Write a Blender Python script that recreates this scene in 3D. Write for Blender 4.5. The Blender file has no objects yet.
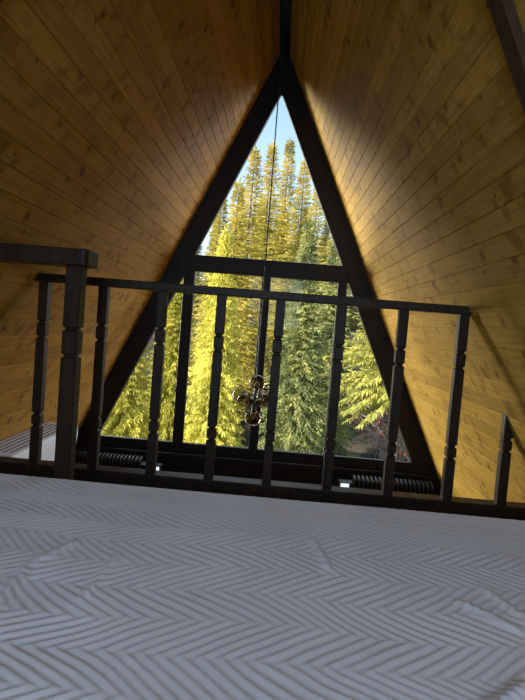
import bpy, bmesh, math, random
from mathutils import Vector, Matrix
random.seed(7)
SC = bpy.context.scene
COL = SC.collection
ZC = 0.84            # camera height above the loft floor; heights below are given relative to the camera
XR, ZR, T = -0.131, 2.121 + ZC, 0.4515      # ridge line and half-width per metre of drop
AL = math.atan(T)
YG = 4.11            # room-side face of the gable frame
GZ = -3.4 + ZC       # ground floor level

# ------------------------------------------------------------------ helpers
def link(o, parent=None):
    COL.objects.link(o)
    if parent is not None:
        o.parent = parent
    return o

def tag(o, label=None, cat=None, group=None, kind=None):
    if label: o['label'] = label
    if cat: o['category'] = cat
    if group: o['group'] = group
    if kind: o['kind'] = kind
    return o

def empty(name, loc=(0, 0, 0), rz=0.0):
    o = bpy.data.objects.new(name, None)
    o.empty_display_size = 0.1
    o.location = loc
    o.rotation_euler = (0, 0, rz)
    return link(o)

def obj(name, bm, mat, parent=None, smooth=False, world=False):
    """link a bmesh as one object; with world=True the bmesh is in world space and the parent is an unrotated empty"""
    me = bpy.data.meshes.new(name)
    bmesh.ops.recalc_face_normals(bm, faces=bm.faces)
    bm.to_mesh(me); bm.free()
    if mat is not None: me.materials.append(mat)
    if smooth:
        for p in me.polygons: p.use_smooth = True
    o = bpy.data.objects.new(name, me)
    link(o, parent)
    if world and parent is not None:
        o.location = -Vector(parent.location)
    return o

def add_box(bm, x0, x1, y0, y1, z0, z1, bev=0.0, seg=2):
    t = bmesh.new()
    bmesh.ops.create_cube(t, size=1)
    for v in t.verts:
        v.co = Vector((x0 + (v.co.x + .5) * (x1 - x0), y0 + (v.co.y + .5) * (y1 - y0), z0 + (v.co.z + .5) * (z1 - z0)))
    if bev > 0:
        bmesh.ops.bevel(t, geom=list(t.edges), offset=bev, segments=seg, affect='EDGES', profile=0.5)
    merge(bm, t)

def merge(bm, t):
    m = bpy.data.meshes.new('tmp'); t.to_mesh(m); t.free()
    bm.from_mesh(m); bpy.data.meshes.remove(m)

def add_prism_y(bm, pts, y0, y1, bev=0.0):
    """polygon in XZ extruded along Y"""
    t = bmesh.new()
    a = [t.verts.new((p[0], y0, p[1])) for p in pts]
    b = [t.verts.new((p[0], y1, p[1])) for p in pts]
    t.faces.new(a); t.faces.new(b[::-1])
    n = len(pts)
    for i in range(n):
        t.faces.new((a[i], b[i], b[(i + 1) % n], a[(i + 1) % n]))
    bmesh.ops.recalc_face_normals(t, faces=t.faces)
    if bev > 0:
        bmesh.ops.bevel(t, geom=list(t.edges), offset=bev, segments=2, affect='EDGES', profile=0.5)
    merge(bm, t)

def add_tube(bm, pts, r, n=8, r1=None):
    pts = [Vector(p) for p in pts]
    r1 = r if r1 is None else r1
    rings = []
    for i, p in enumerate(pts):
        d = (pts[min(i + 1, len(pts) - 1)] - pts[max(i - 1, 0)]).normalized()
        u = d.cross(Vector((0, 0, 1)))
        if u.length < 1e-4: u = Vector((1, 0, 0))
        u.normalize(); w = d.cross(u)
        rr = r + (r1 - r) * i / max(1, len(pts) - 1)
        rings.append([bm.verts.new(p + (u * math.cos(6.28318 * k / n) + w * math.sin(6.28318 * k / n)) * rr) for k in range(n)])
    for i in range(len(rings) - 1):
        for k in range(n):
            bm.faces.new((rings[i][k], rings[i][(k + 1) % n], rings[i + 1][(k + 1) % n], rings[i + 1][k]))
    bm.faces.new(rings[0][::-1]); bm.faces.new(rings[-1])

def add_square_turning(bm, cx, cy, prof):
    """square post from (z, half-width) rings"""
    rings = []
    for z, h in prof:
        c = h * 0.12
        q = [(-h + c, -h), (h - c, -h), (h, -h + c), (h, h - c), (h - c, h), (-h + c, h), (-h, h - c), (-h, -h + c)]
        rings.append([bm.verts.new((cx + a, cy + b, z)) for a, b in q])
    for i in range(len(rings) - 1):
        for k in range(8):
            bm.faces.new((rings[i][k], rings[i][(k + 1) % 8], rings[i + 1][(k + 1) % 8], rings[i + 1][k]))
    bm.faces.new(rings[0][::-1]); bm.faces.new(rings[-1])

# ------------------------------------------------------------------ materials
def new_mat(name):
    m = bpy.data.materials.new(name); m.use_nodes = True
    nt = m.node_tree; nt.nodes.clear()
    out = nt.nodes.new('ShaderNodeOutputMaterial')
    return m, nt, out

class G:
    """tiny node-graph helper"""
    def __init__(s, nt): s.nt = nt
    def n(s, t, **k):
        x = s.nt.nodes.new(t)
        for a, b in k.items(): setattr(x, a, b)
        return x
    def l(s, a, b): s.nt.links.new(a, b)
    def put(s, sock, v):
        if hasattr(v, 'is_output') or isinstance(v, bpy.types.NodeSocket): s.l(v, sock)
        else: sock.default_value = v
    def math(s, op, a, b=0.0, c=None):
        x = s.n('ShaderNodeMath', operation=op)
        s.put(x.inputs[0], a); s.put(x.inputs[1], b)
        if c is not None: s.put(x.inputs[2], c)
        return x.outputs[0]
    def mix(s, f, a, b, blend='MIX'):
        x = s.n('ShaderNodeMix', data_type='RGBA', blend_type=blend)
        s.put(x.inputs['Factor'], f); s.put(x.inputs['A'], a) if False else s.put(x.inputs[6], a); s.put(x.inputs[7], b)
        return x.outputs[2]
    def ramp(s, f, stops):
        x = s.n('ShaderNodeValToRGB')
        e = x.color_ramp.elements
        while len(e) < len(stops): e.new(0.5)
        for i, (p, c) in enumerate(stops):
            e[i].position = p; e[i].color = c if len(c) == 4 else (*c, 1)
        s.put(x.inputs[0], f)
        return x.outputs[0]
    def noise(s, vec, scale, detail=3, rough=.5):
        x = s.n('ShaderNodeTexNoise'); x.inputs['Scale'].default_value = scale
        x.inputs['Detail'].default_value = detail; x.inputs['Roughness'].default_value = rough
        if vec is not None: s.l(vec, x.inputs['Vector'])
        return x.outputs['Fac']
    def comb(s, x, y, z=0.0):
        c = s.n('ShaderNodeCombineXYZ')
        s.put(c.inputs[0], x); s.put(c.inputs[1], y); s.put(c.inputs[2], z)
        return c.outputs[0]

def bsdf(g, out, color, rough=0.5, spec=0.5, normal=None, metallic=0.0):
    b = g.n('ShaderNodeBsdfPrincipled')
    g.put(b.inputs['Base Color'], color); g.put(b.inputs['Roughness'], rough)
    b.inputs['Specular IOR Level'].default_value = spec
    b.inputs['Metallic'].default_value = metallic
    if normal is not None: g.l(normal, b.inputs['Normal'])
    g.l(b.outputs[0], out.inputs[0])
    return b

def plank_material(name, c_dark, c_mid, c_light):
    m, nt, out = new_mat(name); g = G(nt)
    uv = g.n('ShaderNodeUVMap'); sep = g.n('ShaderNodeSeparateXYZ'); g.l(uv.outputs[0], sep.inputs[0])
    U, V = sep.outputs[0], sep.outputs[1]              # metres along the plank, plank count down the slope
    pid = g.math('FLOOR', V)
    wn = g.n('ShaderNodeTexWhiteNoise', noise_dimensions='1D'); g.l(pid, wn.inputs['W'])
    r = wn.outputs['Value']
    u2 = g.math('ADD', U, g.math('MULTIPLY', r, 37.0))
    vm = g.math('MULTIPLY', V, 0.0784)
    grain = g.noise(g.comb(g.math('MULTIPLY', u2, 1.2), g.math('MULTIPLY', vm, 26.0), pid), 3.0, 5, .6)
    base = g.ramp(grain, [(.25, c_dark), (.52, c_mid), (.8, c_light)])
    tone = g.math('MULTIPLY_ADD', r, 0.34, 0.80)
    base = g.mix(1.0, base, g.comb(tone, tone, tone), 'MULTIPLY')
    dk = (c_dark[0] * .40, c_dark[1] * .30, c_dark[2] * .22, 1)
    # watery darker flame figure across the boards: soft blotches and thin curved outlines
    msk = g.ramp(g.noise(g.comb(g.math('MULTIPLY', u2, 1.7), pid, 0.0), 1.0, 2), [(.38, (0, 0, 0)), (.55, (1, 1, 1))])
    flame = g.noise(g.comb(g.math('MULTIPLY_ADD', V, .35, g.math('MULTIPLY', u2, 12.0)), g.math('MULTIPLY', V, .75), g.math('MULTIPLY', pid, 3.7)), 1.25, 1, .4)
    fl = g.ramp(flame, [(.53, (0, 0, 0)), (.70, (1, 1, 1))])
    base = g.mix(g.math('MULTIPLY', g.math('MULTIPLY', fl, msk), .62), base, dk)
    edge = g.math('ABSOLUTE', g.math('SUBTRACT', flame, .5))
    el = g.ramp(edge, [(.0, (1, 1, 1)), (.03, (0, 0, 0))])
    base = g.mix(g.math('MULTIPLY', g.math('MULTIPLY', el, msk), .22), base, dk)
    # knots, slightly taller than long, with a dark core
    vo = g.n('ShaderNodeTexVoronoi', voronoi_dimensions='2D')
    warp = g.math('SUBTRACT', g.noise(g.comb(g.math('MULTIPLY', u2, 40.0), g.math('MULTIPLY', V, 3.0), pid), 1.0, 2), .5)
    kx = g.math('MULTIPLY_ADD', warp, .05, g.math('MULTIPLY', u2, 4.2))
    ky = g.math('MULTIPLY_ADD', warp, .05, g.math('MULTIPLY_ADD', pid, 7.31, g.math('MULTIPLY', V, .30)))
    g.l(g.comb(kx, ky), vo.inputs['Vector']); vo.inputs['Scale'].default_value = 1.0
    sepc = g.n('ShaderNodeSeparateColor'); g.l(vo.outputs['Color'], sepc.inputs[0])
    kd = g.math('DIVIDE', vo.outputs['Distance'], g.math('MULTIPLY_ADD', sepc.outputs[0], .09, .05))
    kn = g.ramp(kd, [(.0, (1, 1, 1)), (.4, (.8, .8, .8)), (.7, (.3, .3, .3)), (1.0, (0, 0, 0))])
    kn = g.math('MULTIPLY', kn, g.math('GREATER_THAN', sepc.outputs[1], .25))
    base = g.mix(g.math('MULTIPLY', kn, .8), base, (c_dark[0] * .25, c_dark[1] * .18, c_dark[2] * .14, 1))
    bump = g.n('ShaderNodeBump'); bump.inputs['Strength'].default_value = .15; bump.inputs['Distance'].default_value = .002
    g.l(grain, bump.inputs['Height'])
    bsdf(g, out, base, .62, .09, bump.outputs[0])
    return m

def wood_material(name, dark, light, rough=.4, spec=.4, scale=1.0):
    m, nt, out = new_mat(name); g = G(nt)
    tc = g.n('ShaderNodeTexCoord'); mp = g.n('ShaderNodeMapping'); mp.inputs['Scale'].default_value = (22 * scale, 22 * scale, 2.2 * scale)
    g.l(tc.outputs['Object'], mp.inputs[0])
    f = g.noise(mp.outputs[0], 2.0, 5, .65)
    c = g.ramp(f, [(.3, dark), (.7, light)])
    bump = g.n('ShaderNodeBump'); bump.inputs['Strength'].default_value = .25; bump.inputs['Distance'].default_value = .002
    g.l(f, bump.inputs['Height'])
    bsdf(g, out, c, rough, spec, bump.outputs[0])
    return m

def plain(name, col, rough=.5, spec=.5, metallic=0.0, var=.06):
    m, nt, out = new_mat(name); g = G(nt)
    tc = g.n('ShaderNodeTexCoord')
    f = g.noise(tc.outputs['Object'], 30.0, 3)
    c = g.ramp(f, [(.3, tuple(x * (1 - var) for x in col)), (.7, tuple(min(1, x * (1 + var)) for x in col))])
    bsdf(g, out, c, rough, spec, None, metallic)
    return m

def glass_material(name, tint, refl=.06, thin_rough=0.0):
    """thin pane: straight-through transmission plus a weak mirror reflection"""
    m, nt, out = new_mat(name); g = G(nt)
    tr = g.n('ShaderNodeBsdfTransparent'); tr.inputs[0].default_value = (*tint, 1)
    gl = g.n('ShaderNodeBsdfGlossy'); gl.inputs['Roughness'].default_value = thin_rough
    lw = g.n('ShaderNodeLayerWeight'); lw.inputs['Blend'].default_value = .25
    f = g.math('MULTIPLY_ADD', lw.outputs['Fresnel'], .35, refl)
    mx = g.n('ShaderNodeMixShader'); g.l(f, mx.inputs[0]); g.l(tr.outputs[0], mx.inputs[1]); g.l(gl.outputs[0], mx.inputs[2])
    g.l(mx.outputs[0], out.inputs[0])
    return m

def foliage_material(name, dark, mid, light, transl=.35):
    m, nt, out = new_mat(name); g = G(nt)
    tc = g.n('ShaderNodeTexCoord'); oi = g.n('ShaderNodeObjectInfo')
    ofs = g.n('ShaderNodeVectorMath', operation='ADD'); g.l(tc.outputs['Object'], ofs.inputs[0])
    g.l(g.comb(g.math('MULTIPLY', oi.outputs['Random'], 50.0), 0.0, 0.0), ofs.inputs[1])
    f1 = g.noise(ofs.outputs[0], 1.1, 2); f2 = g.noise(ofs.outputs[0], 7.0, 3, .7)
    f = g.math('ADD', g.math('MULTIPLY', f1, .55), g.math('MULTIPLY', f2, .45))
    c = g.ramp(f, [(.36, dark), (.5, mid), (.64, light)])
    d = g.n('ShaderNodeBsdfDiffuse'); t = g.n('ShaderNodeBsdfTranslucent')
    g.l(c, d.inputs[0]); g.l(c, t.inputs[0])
    mx = g.n('ShaderNodeMixShader'); mx.inputs[0].default_value = transl
    g.l(d.outputs[0], mx.inputs[1]); g.l(t.outputs[0], mx.inputs[2]); g.l(mx.outputs[0], out.inputs[0])
    return m

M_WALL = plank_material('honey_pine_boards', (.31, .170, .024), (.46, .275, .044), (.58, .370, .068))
M_WALL_DIM = plank_material('dim_side_pine_boards', (.23, .105, .016), (.34, .170, .028), (.44, .235, .045))  # left wall's dimmer, redder light put into the pine colour
M_DARK = wood_material('dark_stained_timber', (.004, .0035, .003), (.013, .010, .009), .5, .18)
M_RAIL = wood_material('dark_walnut_stain', (.009, .0055, .0035), (.028, .017, .010), .48, .14)
M_TRIM = wood_material('dark_brown_batten', (.030, .017, .010), (.060, .036, .020), .6, .12)
M_FLOOR = wood_material('loft_floor_boards', (.05, .03, .018), (.11, .07, .04), .5, .3)
M_GROUND_FLOOR = wood_material('ground_floor_boards', (.16, .09, .04), (.3, .18, .09), .45, .3)
M_GLASS = glass_material('window_glass', (.97, .98, .98), .0)
M_SMOKE = glass_material('smoked_amber_glass', (.63, .58, .46), .03, .12)
M_BLACK = plain('black_enamel', (.012, .012, .013), .5, .3)
M_METAL = plain('dark_lamp_metal', (.10, .10, .10), .3, .6, .8)
M_WHITE = plain('white_plastic', (.70, .75, .84), .38, .4, 0, .02)
M_SLOT = plain('dark_grille_slot', (.05, .055, .065), .6, .3)
M_BULB = plain('frosted_bulb', (.26, .23, .17), .25, .5)
M_CHROME = plain('chrome', (.7, .7, .72), .2, .5, 1.0)
M_MATT = plain('mattress_cloth', (.6, .6, .6), .8, .2)

def cloth_material():
    m, nt, out = new_mat('quilted_white_cloth'); g = G(nt)
    tc = g.n('ShaderNodeTexCoord')
    f = g.noise(tc.outputs['Object'], 3.0, 4, .6); w = g.noise(tc.outputs['Object'], 420.0, 2)
    c = g.ramp(f, [(.3, (.70, .73, .84)), (.7, (.76, .79, .89))])
    bump = g.n('ShaderNodeBump'); bump.inputs['Strength'].default_value = .12; bump.inputs['Distance'].default_value = .001
    g.l(w, bump.inputs['Height'])
    b = bsdf(g, out, c, .75, .25, bump.outputs[0])
    b.inputs['Sheen Weight'].default_value = .15
    return m
M_CLOTH = cloth_material()

# ------------------------------------------------------------------ camera
pitch, yaw, roll = -0.04892686, -0.02958259, 0.07995536
cy_, sy_, cp_, sp_ = math.cos(yaw), math.sin(yaw), math.cos(pitch), math.sin(pitch)
F = Vector((sy_ * cp_, cy_ * cp_, sp_)); R0 = Vector((cy_, -sy_, 0)); U0 = R0.cross(F)
R = math.cos(roll) * R0 + math.sin(roll) * U0; U = math.cos(roll) * U0 - math.sin(roll) * R0
cam = bpy.data.cameras.new('camera'); co = bpy.data.objects.new('camera', cam); link(co)
cam.sensor_fit = 'VERTICAL'; cam.sensor_height = 24.0; cam.lens = 530 / 700 * 24.0
cam.clip_start = .02; cam.clip_end = 400
co.matrix_world = Matrix(((R.x, U.x, -F.x, 0), (R.y, U.y, -F.y, 0), (R.z, U.z, -F.z, ZC), (0, 0, 0, 1)))
SC.camera = co

# ------------------------------------------------------------------ sloped walls of V-grooved boards
Y_BACK, Y_FRONT = -1.35, 4.30
def sloped_wall(name, side, off):
    pitchw = 0.0784; gr = .0032; gd = .0035
    smax = (ZR - GZ) / math.cos(AL)
    S = [0.0]; D = [0.0]; k = 1
    while True:
        s = (k - 1) * pitchw + off
        if s > smax - .03: break
        if s > .02:
            S += [s - gr, s - gr * .25, s + gr * .25, s + gr]; D += [0, gd, gd, 0]
        k += 1
    S.append(smax); D.append(0.0)
    bm = bmesh.new(); uvl = bm.loops.layers.uv.new('UVMap')
    n_out = Vector((side * math.cos(AL), 0, math.sin(AL)))
    dn = Vector((side * math.sin(AL), 0, -math.cos(AL)))
    top = Vector((XR, 0, ZR))
    def V(s, d, y): 
        p = top + dn * s + n_out * d
        return bm.verts.new((p.x, y, p.z))
    ys = [Y_BACK, Y_FRONT]
    rows = [[V(s, d, y) for y in ys] for s, d in zip(S, D)]
    for i in range(len(S) - 1):
        f = bm.faces.new((rows[i][0], rows[i][1], rows[i + 1][1], rows[i + 1][0]))
        mid = ((S[i] + S[i + 1]) / 2 - off) / pitchw
        for lp in f.loops:
            j = i if lp.vert in rows[i] else i + 1
            v = (S[j] - off) / pitchw
            fl = math.floor(mid); v = min(max(v, fl + 1e-3), fl + 1 - 1e-3)
            lp[uvl].uv = (lp.vert.co.y, v + 100)
    # outer skin (roof side) and edges
    th = .12
    o0 = [V(0, th, y) for y in ys]; o1 = [V(smax, th, y) for y in ys]
    bm.faces.new((o0[0], o1[0], o1[1], o0[1]))
    bm.faces.new((rows[0][0], o0[0], o0[1], rows[0][1])); bm.faces.new((rows[-1][0], rows[-1][1], o1[1], o1[0]))
    for e in (0, 1):
        bm.faces.new([r[e] for r in rows] + [o1[e], o0[e]])
    o = obj(name, bm, M_WALL if side > 0 else M_WALL_DIM)
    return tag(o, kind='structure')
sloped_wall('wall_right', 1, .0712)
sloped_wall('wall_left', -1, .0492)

def xw(side, z, off=0.0):
    """x of the sloped wall surface at height z, moved off metres into the room"""
    return XR + side * (T * (ZR - z) - off / math.cos(AL))

# ridge board
bm = bmesh.new(); zt = ZR - .004; zb = ZR - .083
add_prism_y(bm, [(xw(-1, zb) + .001, zb), (xw(1, zb) - .001, zb), (xw(1, zt), zt), (xw(-1, zt), zt)], Y_BACK + .06, YG - .002, 0)
tag(obj('trim_1', bm, M_DARK), kind='structure')
# pair of flat battens up the slopes above the bed
for i, side in enumerate((1, -1)):
    bm = bmesh.new(); z0, z1 = .0, ZR - .09
    y0 = (1.268 if side > 0 else 1.235); y1 = y0 + .062
    add_prism_y(bm, [(xw(side, z0, .001), z0), (xw(side, z1, .001), z1), (xw(side, z1, .026), z1), (xw(side, z0, .026), z0)], y0, y1, .003)
    tag(obj('trim_%d' % (i + 2), bm, M_TRIM), kind='structure')

# unseen back gable behind the camera; small opening added to let light in
bm = bmesh.new()
zs = ZR - .01
wx0, wx1, wz0, wz1 = XR - .5, XR + .5, .75, 1.75
def bandpoly(z0, z1): return [(xw(-1, z0, .002), z0), (xw(1, z0, .002), z0), (xw(1, z1, .002), z1), (xw(-1, z1, .002), z1)]
add_prism_y(bm, bandpoly(GZ, wz0), Y_BACK, Y_BACK + .06)
add_prism_y(bm, bandpoly(wz1, zs), Y_BACK, Y_BACK + .06)
add_prism_y(bm, [(xw(-1, wz0, .002), wz0), (wx0, wz0), (wx0, wz1), (xw(-1, wz1, .002), wz1)], Y_BACK, Y_BACK + .06)
add_prism_y(bm, [(wx1, wz0), (xw(1, wz0, .002), wz0), (xw(1, wz1, .002), wz1), (wx1, wz1)], Y_BACK, Y_BACK + .06)
tag(obj('wall_back', bm, M_GROUND_FLOOR), kind='structure')

# floors
bm = bmesh.new()
Y_EDGE = 2.30
add_prism_y(bm, bandpoly(-.16, 0), Y_BACK + .06, Y_EDGE)
tag(obj('floor', bm, M_FLOOR), kind='structure')
bm = bmesh.new()
add_prism_y(bm, bandpoly(GZ, GZ + .06), Y_BACK + .06, YG + .1)
tag(obj('floor', bm, M_GROUND_FLOOR), kind='structure')

# ------------------------------------------------------------------ gable window
W = empty('window_1', (XR, YG, 0)); tag(W, kind='structure')
BW = .148; YB = YG + .05
zsill = -.983 + ZC; ztt = .492 + ZC; ztb = .365 + ZC
zap = 1.758 + ZC
bm_l = bmesh.new(); bm_r = bmesh.new()
zlow = -1.75 + ZC
for side, b in ((-1, bm_l), (1, bm_r)):
    add_prism_y(b, [(xw(side, zlow, .001), zlow), (xw(side, ZR - .002, .001), ZR - .002), (XR, ZR - .002), (XR, zap), (xw(side, zlow, BW), zlow)], YG, YB, 0)
    obj('rafter_beam', b, M_DARK, W, world=True)
bm = bmesh.new()
add_prism_y(bm, [(xw(-1, ztb, BW - .01), ztb), (xw(1, ztb, BW - .01), ztb), (xw(1, ztt, BW - .01), ztt), (xw(-1, ztt, BW - .01), ztt)], YG - .012, YB - .01, .004)
obj('transom', bm, M_DARK, W, world=True)
MULL = [(-.776, -.692), (-.170, -.099), (.418, .489)]
for a, b_ in MULL:
    bm = bmesh.new(); add_box(bm, a, b_, YG + .004, YB - .012, zsill - .01, ztb + .005, .003)
    obj('mullion', bm, M_DARK, W, world=True)
# sash strips against the sill and the sill itself
bm = bmesh.new()
add_prism_y(bm, [(xw(-1, zsill - .075, BW - .01), zsill - .075), (xw(1, zsill - .075, BW - .01), zsill - .075), (xw(1, zsill, BW - .01), zsill), (xw(-1, zsill, BW - .01), zsill)], YG + .002, YB - .01, .004)
obj('bottom_frame', bm, M_DARK, W, world=True)
bm = bmesh.new()
zb2 = zsill - .075
add_box(bm, xw(-1, zb2 + .0, .012), xw(1, zb2 + .0, .012), YG - .045, YG + .01, zb2 - .03, zb2 - .002, .006)
obj('window_sill', bm, M_DARK, W, world=True)
# panes
yg = YG + .032
def pane(pts):
    bm = bmesh.new(); vs = [bm.verts.new((x, yg, z)) for x, z in pts]; bm.faces.new(vs)
    obj('glass_pane', bm, M_GLASS, W, world=True)
e = BW - .012
pane([(xw(-1, ztt - .01, e), ztt - .01), (xw(1, ztt - .01, e), ztt - .01), (XR, zap + .02)])
mx = [(a + b_) / 2 for a, b_ in MULL]
zl, zh = zsill - .01, ztb + .01
pane([(xw(-1, zl, e), zl), (mx[0], zl), (mx[0], zh), (xw(-1, zh, e), zh)])
pane([(mx[0], zl), (mx[1], zl), (mx[1], zh), (mx[0], zh)])
pane([(mx[1], zl), (mx[2], zl), (mx[2], zh), (mx[1], zh)])
pane([(mx[2], zl), (xw(1, zl, e), zl), (xw(1, zh, e), zh), (mx[2], zh)])

# dark boarded band of the gable under the window
bm = bmesh.new()
z1 = zsill - .076; z0 = zlow
n = 5
for k in range(n):
    a = z0 + (z1 - z0) * k / n; b_ = z0 + (z1 - z0) * (k + 1) / n - .006
    add_prism_y(bm, [(xw(-1, a, BW - .02), a), (xw(1, a, BW - .02), a), (xw(1, b_, BW - .02), b_), (xw(-1, b_, BW - .02), b_)], YG + .010, YG + .030, .004)
add_prism_y(bm, [(xw(-1, z0, BW - .02), z0), (xw(1, z0, BW - .02), z0), (xw(1, z1, BW - .02), z1), (xw(-1, z1, BW - .02), z1)], YG + .02, YB - .006)
tag(obj('wall_front', bm, M_DARK), kind='structure')
# ground floor glazing below the band
W2 = empty('window_2', (XR, YG, 0)); tag(W2, kind='structure')
for side in (-1, 1):
    bm = bmesh.new()
    add_prism_y(bm, [(xw(side, GZ + .06, .001), GZ + .06), (xw(side, zlow - .002, .001), zlow - .002), (xw(side, zlow - .002, BW), zlow - .002), (xw(side, GZ + .06, BW), GZ + .06)], YG, YB)
    obj('rafter_beam', bm, M_DARK, W2, world=True)
for a in (-1.3, -.135, 1.03):
    bm = bmesh.new(); add_box(bm, a - .045, a + .045, YG + .01, YB - .012, GZ + .06, zlow - .004, .003); obj('mullion', bm, M_DARK, W2, world=True)
bm = bmesh.new()
pts = [(xw(-1, GZ + .07, e), GZ + .07), (xw(1, GZ + .07, e), GZ + .07), (xw(1, zlow - .01, e), zlow - .01), (xw(-1, zlow - .01, e), zlow - .01)]
bm.faces.new([bm.verts.new((x, yg, z)) for x, z in pts]); obj('glass_pane', bm, M_GLASS, W2, world=True)

# ------------------------------------------------------------------ balustrade at the loft edge
BAL = empty('balustrade', (XR, 2.22, 0))
tag(BAL, 'dark brown wooden balustrade of nine notched balusters in front of the window', 'balustrade')
zr0, zr1 = .104 + ZC, .139 + ZC
bm = bmesh.new()
add_prism_y(bm, [(xw(-1, zr0, .002), zr0), (xw(1, zr0, .002), zr0), (xw(1, zr1, .002), zr1), (xw(-1, zr1, .002), zr1)], 2.196, 2.252, .004)
obj('top_rail', bm, M_RAIL, BAL, world=True)
zk = -.672 + ZC
bm = bmesh.new()
add_prism_y(bm, [(xw(-1, .001, .002), .001), (xw(1, .001, .002), .001), (xw(1, zk, .002), zk), (xw(-1, zk, .002), zk)], 2.194, 2.272, .004)
obj('bottom_rail', bm, M_RAIL, BAL, world=True)
bh = .0195
def notch(z, h, w=.008, d=.0065):
    return [(z - w, h), (z - w * .3, h - d), (z + w * .3, h - d), (z + w, h)]
def baluster(cx, ztop, up, low):
    bm = bmesh.new()
    prof = [(zk - .001, bh)]
    for z in low + up: prof += notch(z + ZC, bh)
    prof += [(ztop, bh)]
    add_square_turning(bm, cx, 2.219, prof)
    return bm
for i, cx in enumerate((-1.003, -.75, -.5, -.252, -.005, .25, .505, .752)):
    j = (i * 7 % 5 - 2) * .003
    obj('baluster', baluster(cx, zr0 + .001, [-.122 + j, -.058 + j], [-.500 + j, -.450 + j]), M_RAIL, BAL, world=True)
# the short one under the slope, cut to the angle of the wall
bm = baluster(.976, .0, [], [])
bm.free(); bm = bmesh.new()
h = bh
def zcut(x): return ZR - (x - XR) / T - .004
prof = [(zk - .001, h)]
for z in (-.445, -.395): prof += notch(z + ZC, h)
zt0 = zcut(.976 + h); prof.append((zt0, h))
add_square_turning(bm, .976, 2.219, prof)
for v in bm.verts:
    if abs(v.co.z - zt0) < 1e-5: v.co.z = zcut(v.co.x)
obj('baluster', bm, M_RAIL, BAL, world=True)

# ------------------------------------------------------------------ stair guard: newel post with its thick handrail
SG = empty('stair_guard', (-.717, 1.82, 0))
tag(SG, 'thick dark newel post carrying a short heavy handrail, nearer than the balustrade at left', 'handrail')
nh = .0275; zh0, zh1 = .147 + ZC, .203 + ZC
bm = bmesh.new()
prof = [(.001, nh)]
for z in (-.163, -.070): prof += notch(z + ZC, nh, .008, .008)
prof.append((zh0 + .001, nh))
add_square_turning(bm, -.717, 1.822, prof)
obj('newel_post', bm, M_RAIL, SG, world=True)
bm = bmesh.new(); t = bmesh.new()
pts = [(xw(-1, zh0, .002), zh0), (-.662, zh0), (-.662, zh1), (xw(-1, zh1, .002), zh1)]
add_prism_y(t, pts, 1.765, 1.885)
ed = [e_ for e_ in t.edges if all(abs(v.co.x + .662) < 1e-4 for v in e_.verts) and abs(e_.verts[0].co.y - e_.verts[1].co.y) < 1e-4]
bmesh.ops.bevel(t, geom=ed, offset=.018, segments=5, affect='EDGES', profile=.5)
ed = [e_ for e_ in t.edges if len(e_.link_faces) == 2 and e_.calc_face_angle(0) > 1.0]
bmesh.ops.bevel(t, geom=ed, offset=.004, segments=2, affect='EDGES', profile=.5)
merge(bm, t)
obj('rail', bm, M_RAIL, SG, world=True)

# ------------------------------------------------------------------ bed and its quilted cover
BX0, BX1, BY0, BY1 = -1.15, .97, -.30, 1.725
ZB = -.5595 + ZC
BED = empty('bed', ((BX0 + BX1) / 2, (BY0 + BY1) / 2, 0))
tag(BED, 'wide low bed hidden under the white chevron-quilted bedspread', 'bed')
bm = bmesh.new(); add_box(bm, BX0 + .05, BX1 - .05, BY0 + .05, BY1 - .05, .001, .10, .006); obj('bed_base', bm, M_DARK, BED, world=True)
bm = bmesh.new(); add_box(bm, BX0 + .03, BX1 - .03, BY0 + .03, BY1 - .03, .101, ZB - .022, .03, 4); obj('mattress', bm, M_MATT, BED, world=True, smooth=True)

def hash2(i, j):
    random.seed(i * 7349 + j * 9151 + 13); return random.random()
_hc = {}
def vnoise(x, y):
    i, j = math.floor(x), math.floor(y); fx, fy = x - i, y - j
    fx = fx * fx * (3 - 2 * fx); fy = fy * fy * (3 - 2 * fy)
    q = []
    for a in (0, 1):
        for b in (0, 1):
            k = (i + a, j + b)
            if k not in _hc: _hc[k] = hash2(*k)
            q.append(_hc[k])
    return (q[0] * (1 - fy) + q[1] * fy) * (1 - fx) + (q[2] * (1 - fy) + q[3] * fy) * fx
def segd(x, y, s):
    (x0, y0), (x1, y1) = s
    dx, dy = x1 - x0, y1 - y0
    t = max(0, min(1, ((x - x0) * dx + (y - y0) * dy) / (dx * dx + dy * dy)))
    return math.hypot(x - x0 - dx * t, y - y0 - dy * t), t
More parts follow.
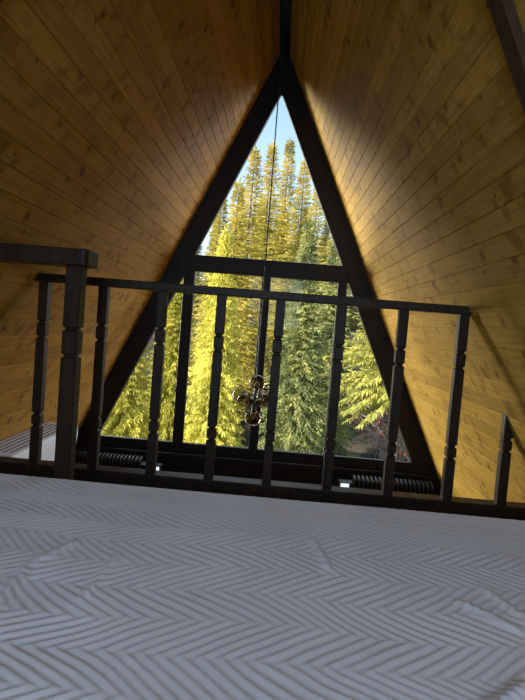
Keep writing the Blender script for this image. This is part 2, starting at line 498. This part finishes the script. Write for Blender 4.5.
# a few creases across the cover: (segment, width, height)
CREASE = [(((-.47, .86), (-.50, 1.10)), .012, .010), (((-.50, 1.10), (-.44, 1.24)), .012, .007),
          (((-.34, .98), (-.33, 1.20)), .010, .006), (((.13, 1.38), (.16, 1.20)), .010, .008),
          (((.42, 1.12), (.52, 1.02)), .012, .008), (((.50, 1.20), (.56, 1.05)), .012, .006), (((.35, .78), (.46, .86)), .016, .010)]
def quilt(x, y):
    wx = x + (vnoise(x * 4 + 3, y * 4) - .5) * .05 + (vnoise(x * 13, y * 13) - .5) * .011
    wy = y + (vnoise(x * 3 + 40, y * 3 + 9) - .5) * .05
    P = .213
    ph = (wy - .03 * wx) / P
    tri = abs((ph % 1.0) * 2 - 1)                  # 0..1..0
    s = (wx + .135 * tri) / .0350
    p = s % 1.0
    w_ = .5 - .5 * math.cos(6.28318 * p)
    h = (.0016 * w_ + .0016 * w_ ** 3) * (.75 + .5 * vnoise(x * 6 + 21, y * 6)) - .0022
    # stitching dots along the seams wrinkle the cloth a little
    h += .0007 * (vnoise(x * 60, y * 60) - .5) + .004 * (vnoise(x * 9 + 5, y * 9 + 2) - .5)
    h += .014 * (vnoise(x * 2.2 + 11, y * 2.2 + 7) - .5)
    for sg, w, a in CREASE:
        d, t = segd(x, y, sg)
        if d < w * 4:
            h += a * math.exp(-(d / w) ** 2) * min(1, 6 * min(t, 1 - t) + .25)
            if d < .09: pass
    return h
def bedspread():
    stepf, r, drop = .0050, .035, .17
    xs = []; x = BX0
    nx = int((BX1 - BX0) / stepf); ny = int((BY1 - BY0) / .0050)
    skirt = [i * .012 for i in range(1, int(drop / .012))]
    X = [(BX0, d) for d in reversed(skirt)] + [(BX0 + (BX1 - BX0) * i / nx, 0) for i in range(nx + 1)] + [(BX1, d) for d in skirt]
    Y = [(BY0, d) for d in reversed(skirt)] + [(BY0 + (BY1 - BY0) * i / ny, 0) for i in range(ny + 1)] + [(BY1, d) for d in skirt]
    verts = []
    for yy, dy in Y:
        for xx, dx in X:
            ex = min(xx - BX0, BX1 - xx); ey = min(yy - BY0, BY1 - yy)
            dz = 0
            if ex < r or ey < r:
                a = max(0, r - ex); b = max(0, r - ey); d = min(r, math.hypot(a, b))
                dz = r - math.sqrt(max(0, r * r - d * d))
            z = ZB - dz - max(dx, dy)
            q = quilt(xx, yy) if yy > .35 else 0.0
            fade = max(0., 1 - dz / r)
            ox = oy = 0
            if max(dx, dy) > 0:
                wv = .006 * math.sin(xx * 23) + .005 * math.sin(yy * 19 + 1)
                ox = wv * (1 if xx == BX1 else -1 if xx == BX0 else 0) * min(1, dx / .05)
                oy = wv * (1 if yy == BY1 else -1 if yy == BY0 else 0) * min(1, dy / .05)
            verts.append((xx + ox, yy + oy, z + q * max(0.0, min(1.0, (min(ex, ey) - .012) / .05))))
    n = len(X); faces = []
    for j in range(len(Y) - 1):
        for i in range(n - 1):
            faces.append((j * n + i, j * n + i + 1, (j + 1) * n + i + 1, (j + 1) * n + i))
    me = bpy.data.meshes.new('quilted_bedspread'); me.from_pydata(verts, [], faces)
    me.polygons.foreach_set('use_smooth', [True] * len(faces)); me.materials.append(M_CLOTH); me.update()
    o = bpy.data.objects.new('quilted_bedspread', me); link(o)
    tag(o, 'white quilted bedspread with a zigzag chevron stitch spread over the bed', 'bedspread')
bedspread()
random.seed(11)

# ------------------------------------------------------------------ white wall air conditioner, seen from above its grille
AC = empty('air_conditioner', (-1.30, 2.86, ZC - .95))
tag(AC, 'white wall-mounted air conditioner with slotted top grille, low on the left wall', 'air conditioner')
ay0, ay1 = 2.455, 3.262; azt = -.721 + ZC; axf = -1.215
bm = bmesh.new()
zb_ = azt - .255
prof = [(xw(-1, azt, .004), azt), (axf - .012, azt), (axf, azt - .010), (axf + .004, azt - .06), (axf - .004, azt - .15), (axf - .045, azt - .235), (axf - .10, zb_), (xw(-1, zb_, .004), zb_)]
add_prism_y(bm, prof, ay0, ay1, .004)
obj('body', bm, M_WHITE, AC, world=True)
bm = bmesh.new()
x_ = xw(-1, azt, .004) + .022
k = 0
while x_ < axf - .030:
    # each slot is broken by three cross ribs
    for a, b_ in ((0, .25), (.262, .5), (.512, .75), (.762, 1)):
        L = ay1 - ay0 - .09
        add_box(bm, x_, x_ + .010, ay0 + .045 + a * L, ay0 + .045 + b_ * L, azt - .002, azt + .0012)
    x_ += .032; k += 1
obj('top_grille', bm, M_SLOT, AC, world=True)
bm = bmesh.new()
add_prism_y(bm, [(axf - .040, azt - .236), (axf - .096, zb_ - .003), (axf - .100, zb_ + .004), (axf - .048, azt - .229)], ay0 + .05, ay1 - .05)
obj('outlet_flap', bm, M_SLOT, AC, world=True)

# ------------------------------------------------------------------ black column radiators under the window
M_GLOW, nt, out = new_mat('added_glow_panel'); g = G(nt)  # glow added to make a bright spot beside each radiator; no known source
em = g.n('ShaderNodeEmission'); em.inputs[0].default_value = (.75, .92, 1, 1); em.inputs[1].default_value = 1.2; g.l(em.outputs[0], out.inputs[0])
def radiator(x0, x1, inner, label):
    t = empty('radiator', ((x0 + x1) / 2, 4.0, ZC - 1.55)); tag(t, label, 'radiator', 'black radiators under the window')
    zt, zb = -1.078 + ZC, -1.52 + ZC
    y0, y1 = 3.90, 4.03
    n = 19; p = (x1 - x0) / n
    for k in range(n):
        bm = bmesh.new(); cx = x0 + (k + .5) * p
        # a section: two round columns joined by rounded top and bottom headers
        pts = []
        rr = (y1 - y0) / 2; cyy = (y0 + y1) / 2
        for q in range(9):
            a = math.pi * q / 8; pts.append((cyy + rr * math.cos(a), zt - .035 + .035 * math.sin(a)))
        for q in range(9):
            a = math.pi + math.pi * q / 8; pts.append((cyy + rr * math.cos(a), zb + .035 + .035 * math.sin(a)))
        w = p * .24
        A = [bm.verts.new((cx - w, y, z)) for y, z in pts]; B = [bm.verts.new((cx + w, y, z)) for y, z in pts]
        bm.faces.new(A); bm.faces.new(B[::-1])
        for i in range(len(pts)): bm.faces.new((A[i], B[i], B[(i + 1) % len(pts)], A[(i + 1) % len(pts)]))
        bmesh.ops.recalc_face_normals(bm, faces=bm.faces)
        bmesh.ops.bevel(bm, geom=list(bm.edges), offset=w * .6, segments=2, affect='EDGES', profile=.5, clamp_overlap=True)
        obj('section', bm, M_BLACK, t, world=True)
    for z in (zt - .045, zb + .045):
        bm = bmesh.new(); add_tube(bm, [(x0 + .01, (y0 + y1) / 2, z), (x1 - .01, (y0 + y1) / 2, z)], .018, 10)
        obj('header_pipe', bm, M_BLACK, t, world=True, smooth=True)
    for x in (x0 + .12, x1 - .12):
        bm = bmesh.new(); add_box(bm, x - .012, x + .012, 3.965, YG + .014, zb + .1, zb + .13, .002)
        obj('wall_bracket', bm, M_BLACK, t, world=True)
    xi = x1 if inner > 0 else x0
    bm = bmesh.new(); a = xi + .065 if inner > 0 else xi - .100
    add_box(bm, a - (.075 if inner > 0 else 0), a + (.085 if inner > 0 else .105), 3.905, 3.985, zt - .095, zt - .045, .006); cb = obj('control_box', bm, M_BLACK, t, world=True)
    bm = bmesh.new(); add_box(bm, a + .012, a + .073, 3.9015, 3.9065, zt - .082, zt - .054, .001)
    d = obj('glow_panel', bm, M_GLOW, cb); d['label'] = 'small panel with an added bluish-white glow'
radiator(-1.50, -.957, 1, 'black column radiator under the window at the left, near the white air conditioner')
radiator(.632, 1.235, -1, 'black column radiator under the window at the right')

# ------------------------------------------------------------------ chandelier of smoked globes
CHY = 3.45
CH = empty('globe_chandelier', (-.125, CHY, -.47 + ZC))
tag(CH, 'hanging chandelier with a cluster of smoked glass globes on a long thin cable', 'chandelier')
hub = Vector((-.125, CHY, -.515 + ZC))
bm = bmesh.new(); zt_ = ZR - .084
add_tube(bm, [(-.131, CHY, zt_), (-.131, CHY, zt_ - .03)], .035, 20, .03); obj('ceiling_cup', bm, M_BLACK, CH, world=True)
bm = bmesh.new(); add_tube(bm, [(-.131, CHY, zt_ - .02), (-.128, CHY, .6), hub + Vector((0, 0, .06))], .0042, 8); obj('cable', bm, M_BLACK, CH, world=True)
bm = bmesh.new(); add_tube(bm, [hub + Vector((0, 0, .075)), hub + Vector((0, 0, .05)), hub + Vector((0, 0, -.05))], .012, 12); 
t = bmesh.new(); bmesh.ops.create_uvsphere(t, u_segments=20, v_segments=12, radius=.024); bmesh.ops.translate(t, verts=t.verts, vec=hub); merge(bm, t)
obj('hub', bm, M_METAL, CH, world=True, smooth=True)
# offset of each globe from the hub
for dx, dz, dy, r in ((0.005, .125, .04, .054), (-.105, .03, .05, .050), (-.062, .018, -.08, .050), (.092, .035, .03, .051), (.055, .03, -.085, .050), (-.005, -.105, .0, .055), (.03, .01, .12, .05)):
    c = hub + Vector((dx, dy, dz)); d = (c - hub).normalized(); en = c - d * (r + .012)
    bm = bmesh.new()
    mid = hub + (en - hub) * .5 + Vector((0, 0, .012))
    add_tube(bm, [hub, mid, en], .0055, 8)
    arm = obj('arm', bm, M_METAL, CH, world=True, smooth=True)
    bm = bmesh.new(); add_tube(bm, [c - d * (r + .020), c - d * (r - .012)], .017, 14); obj('socket', bm, M_METAL, arm)
    bm = bmesh.new(); bmesh.ops.create_uvsphere(bm, u_segments=32, v_segments=20, radius=r); bmesh.ops.translate(bm, verts=bm.verts, vec=c); obj('glass_globe', bm, M_SMOKE, arm, smooth=True)
    bm = bmesh.new(); bmesh.ops.create_uvsphere(bm, u_segments=14, v_segments=10, radius=r * .33)
    for v in bm.verts: v.co = c - d * (r * .35) + v.co + d * (v.co.dot(d) * .5)
    obj('bulb', bm, M_BULB, arm, smooth=True)

# ------------------------------------------------------------------ outside: hillside, conifers, shrub
def gz(x, y):
    return -3.75 + ZC - min(6.4, max(0, y - 4.6)) * .30 + max(0, y - 11) * .20 - max(0, y - 40) * .10 + .25 * math.sin(x * .5 + y * .3) * min(1, max(0, y - 5) / 4)
m, nt, out = new_mat('forest_hillside'); g = G(nt)
tc = g.n('ShaderNodeTexCoord'); f = g.noise(tc.outputs['Object'], .9, 6, .7)
bsdf(g, out, g.ramp(f, [(.3, (.018, .018, .012)), (.55, (.04, .035, .024)), (.75, (.08, .055, .035))]), .9, .1)
bm = bmesh.new(); N = 60
rows = []
for j in range(N + 1):
    y = 4.6 + 75 * (j / N) ** 1.4
    rows.append([bm.verts.new((-60 + 120 * i / N, y, gz(-60 + 120 * i / N, y))) for i in range(N + 1)])
for j in range(N):
    for i in range(N): bm.faces.new((rows[j][i], rows[j][i + 1], rows[j + 1][i + 1], rows[j + 1][i]))
tag(obj('hillside', bm, m, smooth=True), kind='structure')

M_GOLD = foliage_material('golden_larch_needles', (.24, .20, .03), (.52, .43, .07), (.78, .63, .15), .35)
M_LIME = foliage_material('sunlit_yellow_green_needles', (.16, .16, .03), (.46, .43, .06), (.74, .65, .11), .35)  # sunlight on the left trees put into the needle colour
M_OLIVE = foliage_material('olive_yellow_needles', (.10, .11, .03), (.33, .33, .065), (.60, .55, .13), .3)
M_GREEN = foliage_material('shaded_spruce_needles', (.045, .065, .03), (.19, .22, .08), (.52, .50, .15), .3)  # shade on the right-hand spruces put into the needle colour
M_DEEP = foliage_material('deep_green_spruce_needles', (.06, .075, .03), (.17, .17, .06), (.38, .34, .11), .25)
M_BARK = wood_material('grey_brown_bark', (.05, .035, .022), (.16, .12, .085), .9, .1, .3)

def conifer_mesh(seed, H, Rb, droop, hang, density=1.0, spray=.2, zlo=.04):
    rnd = random.Random(seed)
    verts = []; faces = []
    def tri(p, d, s, w):
        # a needle spray: a slim diamond
        sd = d.cross(Vector((rnd.uniform(-1, 1), rnd.uniform(-1, 1), rnd.uniform(-1, 1))))
        if sd.length < 1e-4: return
        sd = sd.normalized() * w; b = len(verts)
        verts.extend([p, p + d * s * .5 + sd, p + d * s, p + d * s * .5 - sd]); faces.append((b, b + 1, b + 2, b + 3))
    z = H * zlo; a0 = 0
    while z < H * .985:
        q = 1 - z / H
        L = Rb * (q ** .85) * rnd.uniform(.75, 1.12) + .10
        nb = max(4, int((5 + 5 * q) * density)); a0 += rnd.random() * 6
        for b in range(nb):
            a = a0 + 6.28318 * b / nb + rnd.uniform(-.25, .25)
            Lb = L * rnd.uniform(.7, 1.12)
            el = math.radians(8 - 30 * droop * q + rnd.uniform(-8, 8) + 30 * (1 - q) ** 3)
            dirn = Vector((math.cos(a) * math.cos(el), math.sin(a) * math.cos(el), math.sin(el)))
            ns = max(3, int(Lb / .16 * density))
            zb = z + rnd.uniform(-.08, .08)
            for k in range(ns):
                t = (k + .6) / ns
                p = Vector((0, 0, zb)) + dirn * Lb * t + Vector((0, 0, -droop * .18 * Lb * t * t + .12 * Lb * max(0, t - .6) ** 2))
                side = Vector((-math.sin(a), math.cos(a), 0))
                for sgn in (-1, 1):
                    d = (dirn * .7 + side * sgn * rnd.uniform(.4, 1.0) + Vector((0, 0, -hang * rnd.uniform(.3, 1.3)))).normalized()
                    s = spray * rnd.uniform(.7, 1.4) * (.6 + .8 * (1 - t) * q + .2)
                    tri(p + side * sgn * .02, d, s, s * .13)
                if rnd.random() < .8:
                    tri(p, (dirn + Vector((0, 0, rnd.uniform(-hang, .35)))).normalized(), spray * rnd.uniform(.8, 1.3), spray * .14)
        z += (.13 + .10 * q) / density ** .5 * (H / 12) ** .4
    for k in range(14):
        tri(Vector((0, 0, H - .3 + .025 * k)), Vector((rnd.uniform(-.5, .5), rnd.uniform(-.5, .5), 1)).normalized(), .22, .02)
    me = bpy.data.meshes.new('foliage'); me.from_pydata([tuple(v) for v in verts], [], faces); me.update()
    return me
def trunk_mesh(H, r):
    bm = bmesh.new(); add_tube(bm, [(0, 0, -.3), (0, 0, H * .3), (.03, 0, H * .65), (0, .02, H * .98)], r, 8, .012)
    me = bpy.data.meshes.new('trunk'); bm.to_mesh(me); bm.free(); me.materials.append(M_BARK)
    return me
H0 = 10.0
KINDS = {
    'slim': [conifer_mesh(s, H0, 1.2, .7, .55, 1.6, .17) for s in (1, 2, 3)],
    'hang': [conifer_mesh(s, H0, 1.7, 1.1, 1.5, 2.3, .16) for s in (4, 5)],
    'high': [conifer_mesh(8, H0, 3.4, .9, 1.2, 2.2, .18, .46)],
    'full': [conifer_mesh(s, H0, 2.1, 1.0, .7, 2.0, .18) for s in (6, 7)],
}
TR = trunk_mesh(H0, .13)
_mc = {}
def tree(xy, y, top, kind, v, mat, label, group=None, wid=1.0):
    """a conifer at depth y whose top reaches slope `top` seen from the loft"""
    x = xy * y; z0 = gz(x, y); H = top * y + ZC - z0
    o = empty('conifer_tree', (x, y, z0), random.uniform(0, 6.28)); s = H / H0
    o.scale = (s * wid, s * wid, s)
    key = (kind, v, mat.name)
    if key not in _mc:
        me = KINDS[kind][v].copy(); me.materials.append(mat); _mc[key] = me
    f = bpy.data.objects.new('foliage', _mc[key]); link(f, o)
    t = bpy.data.objects.new('trunk', TR); link(t, o)
    tag(o, label, 'tree', group)
# golden ones whose tips stand against the sky, left to right
gl = 'sunlit golden conifer, '
tree(-.185, 25.0, .175, 'slim', 0, M_GOLD, gl + 'lowest tip, against the left window beam', wid=1.15)
tree(-.128, 18.0, .235, 'slim', 1, M_GOLD, gl + 'second lowest tip left of the lamp cable', wid=1.15)
tree(-.098, 20.5, .262, 'slim', 2, M_GOLD, gl + 'shorter one tucked before the tall tips left of the lamp cable', wid=1.15)
tree(-.072, 24.0, .325, 'slim', 0, M_GOLD, gl + 'tall tip just left of the lamp cable', wid=1.15)
tree(-.041, 29.0, .333, 'slim', 1, M_GOLD, gl + 'tall tip right behind the lamp cable', wid=1.15)
tree(-.009, 35.0, .345, 'slim', 2, M_GOLD, gl + 'tallest tip, right of the lamp cable under the window apex', wid=1.15)
tree(.022, 26.0, .310, 'slim', 0, M_GOLD, gl + 'first tip to the right of the tallest one', wid=1.15)
tree(.050, 22.5, .262, 'slim', 1, M_GOLD, gl + 'shorter tip against the right window beam', wid=1.15)
tree(.092, 19.5, .215, 'slim', 2, M_GOLD, gl + 'rightmost, half cut by the right window beam', wid=1.15)
# bright drooping ones in the left panes
dl = 'bright yellow-green drooping conifer '
tree(-.285, 13.0, .10, 'hang', 0, M_LIME, dl + 'in the leftmost lower pane', wid=1.1)
tree(-.200, 15.5, .13, 'hang', 1, M_LIME, dl + 'behind the left mullion', wid=1.0)
tree(-.115, 11.0, .17, 'hang', 0, M_LIME, dl + 'left of the globe chandelier', wid=.85)
# grey-green spruces in the right panes
tree(.040, 14.0, .20, 'full', 0, M_GREEN, 'grey-green spruce in the pane right of the centre mullion', wid=.8)
tree(.093, 16.0, .17, 'full', 1, M_GREEN, 'grey-green spruce behind the right mullion', wid=.85)
tree(.235, 12.2, .30, 'high', 0, M_OLIVE, 'olive-yellow conifer ' + 'on the far right, above the dark bank', wid=.9)
# deep green ones further up the hill
for i in range(22):
    y = 38 + (i * 37 % 11) * 1.6
    x = -.42 + .86 * i / 21
    tree(x, y, .20 + .05 * ((i * 13) % 7) / 7, 'full', i % 2, M_DEEP, 'deep green conifer far up the hill behind the sunlit trees', 'deep green conifers up the hill', wid=.85)

# reddish bare shrub on the dark bank
rnd = random.Random(5)
SX, SY = 4.1, 17.4
SH = empty('bare_shrub', (SX, SY, gz(SX, SY))); tag(SH, 'bare shrub with a few rust-red leaves at the lower right of the window', 'shrub')
M_TWIG = plain('pale_twigs', (.30, .24, .18), .8, .2); M_RUST = plain('rust_leaves', (.36, .13, .06), .8, .2, 0, .3)
bm = bmesh.new(); lf = bmesh.new()
for k in range(70):
    a = rnd.uniform(0, 6.28); L = rnd.uniform(1.2, 2.6); sp = rnd.uniform(.25, 1.0)
    P = [Vector((rnd.uniform(-.4, .4), rnd.uniform(-.4, .4), 0))]
    d = Vector((math.cos(a) * sp, math.sin(a) * sp, 1)).normalized()
    for s in range(5):
        P.append(P[-1] + d * L / 5); d = (d + Vector((math.cos(a) * .16, math.sin(a) * .16, -.16)) + Vector((rnd.uniform(-.1, .1),) * 3)).normalized()
    add_tube(bm, P, .010, 4, .004)
    for q in range(26 if k % 2 == 0 else 6):
        i = rnd.randint(2, 4); p = P[i].lerp(P[i + 1], rnd.random()) + Vector((rnd.uniform(-.12, .12), rnd.uniform(-.12, .12), rnd.uniform(-.1, .1)))
        u = Vector((rnd.uniform(-1, 1), rnd.uniform(-1, 1), rnd.uniform(-1, 1))).normalized(); w = u.cross(Vector((.3, .5, .8))).normalized()
        lf.faces.new([lf.verts.new(p + u * .05), lf.verts.new(p + w * .022), lf.verts.new(p - u * .05), lf.verts.new(p - w * .022)])
SH.scale = (1.5, 1.5, 1.3)
obj('twigs', bm, M_TWIG, SH); obj('leaves', lf, M_RUST, SH)

# ------------------------------------------------------------------ light
w = bpy.data.worlds.new('sky'); SC.world = w; w.use_nodes = True
nt = w.node_tree; nt.nodes.clear(); g = G(nt)
out = nt.nodes.new('ShaderNodeOutputWorld'); bg = g.n('ShaderNodeBackground'); sky = g.n('ShaderNodeTexSky')
sky.sky_type = 'NISHITA'; sky.sun_disc = False; sky.sun_elevation = math.radians(38); sky.sun_rotation = math.radians(235); sky.air_density = 1.0; sky.dust_density = .6
g.l(sky.outputs[0], bg.inputs[0]); bg.inputs[1].default_value = .30; g.l(bg.outputs[0], out.inputs[0])
def sun(name, direction, strength, color, ang):
    l = bpy.data.lights.new(name, 'SUN'); l.energy = strength; l.color = color; l.angle = math.radians(ang)
    o = bpy.data.objects.new(name, l); link(o); o.rotation_euler = Vector(direction).to_track_quat('-Z', 'Y').to_euler(); o.location = (-8, -4, 12)
sun('sun', (.80, .55, -.62), 9.0, (1, .93, .78), 1.0)
def area(name, loc, target, sx, sy, power, color):
    l = bpy.data.lights.new(name, 'AREA'); l.shape = 'RECTANGLE'; l.size = sx; l.size_y = sy; l.energy = power; l.color = color
    o = bpy.data.objects.new(name, l); link(o); o.location = loc
    o.rotation_euler = (Vector(target) - Vector(loc)).to_track_quat('-Z', 'Y').to_euler()
# area lamp added out of view above the gable window to boost skylight
area('sky_boost_lamp', (-1.0, 7.4, 4.6 + ZC), (.3, 2.6, .5), 8.0, 2.6, 380, (.95, .97, 1))
# last lamp: fill added at the back opening to brighten the bed
# unseen lamps added outside at left and right to brighten walls and bed
area('left_fill_lamp', (-6.0, 8.6, .4 + ZC), (.6, 2.6, -.1), 4.6, 3.0, 1450, (1, .92, .76))
area('right_fill_lamp', (6.0, 8.6, .4 + ZC), (-.5, 2.4, -.1), 4.6, 3.0, 420, (.95, .95, .95))
area('back_fill_lamp', (XR, Y_BACK - .05, 1.25), (XR, 2.0, .35), .95, .95, 25, (.60, .78, 1))

SC.view_settings.view_transform = 'Standard'
SC.view_settings.look = 'None'
SC.view_settings.exposure = 0.2
SC.view_settings.gamma = 1.12
SC.cycles.use_denoising = True
SC.cycles.max_bounces = 10
SC.cycles.diffuse_bounces = 5
SC.cycles.transparent_max_bounces = 24
SC.cycles.caustics_reflective = False
SC.cycles.caustics_refractive = False
SC.cycles.sample_clamp_indirect = 6
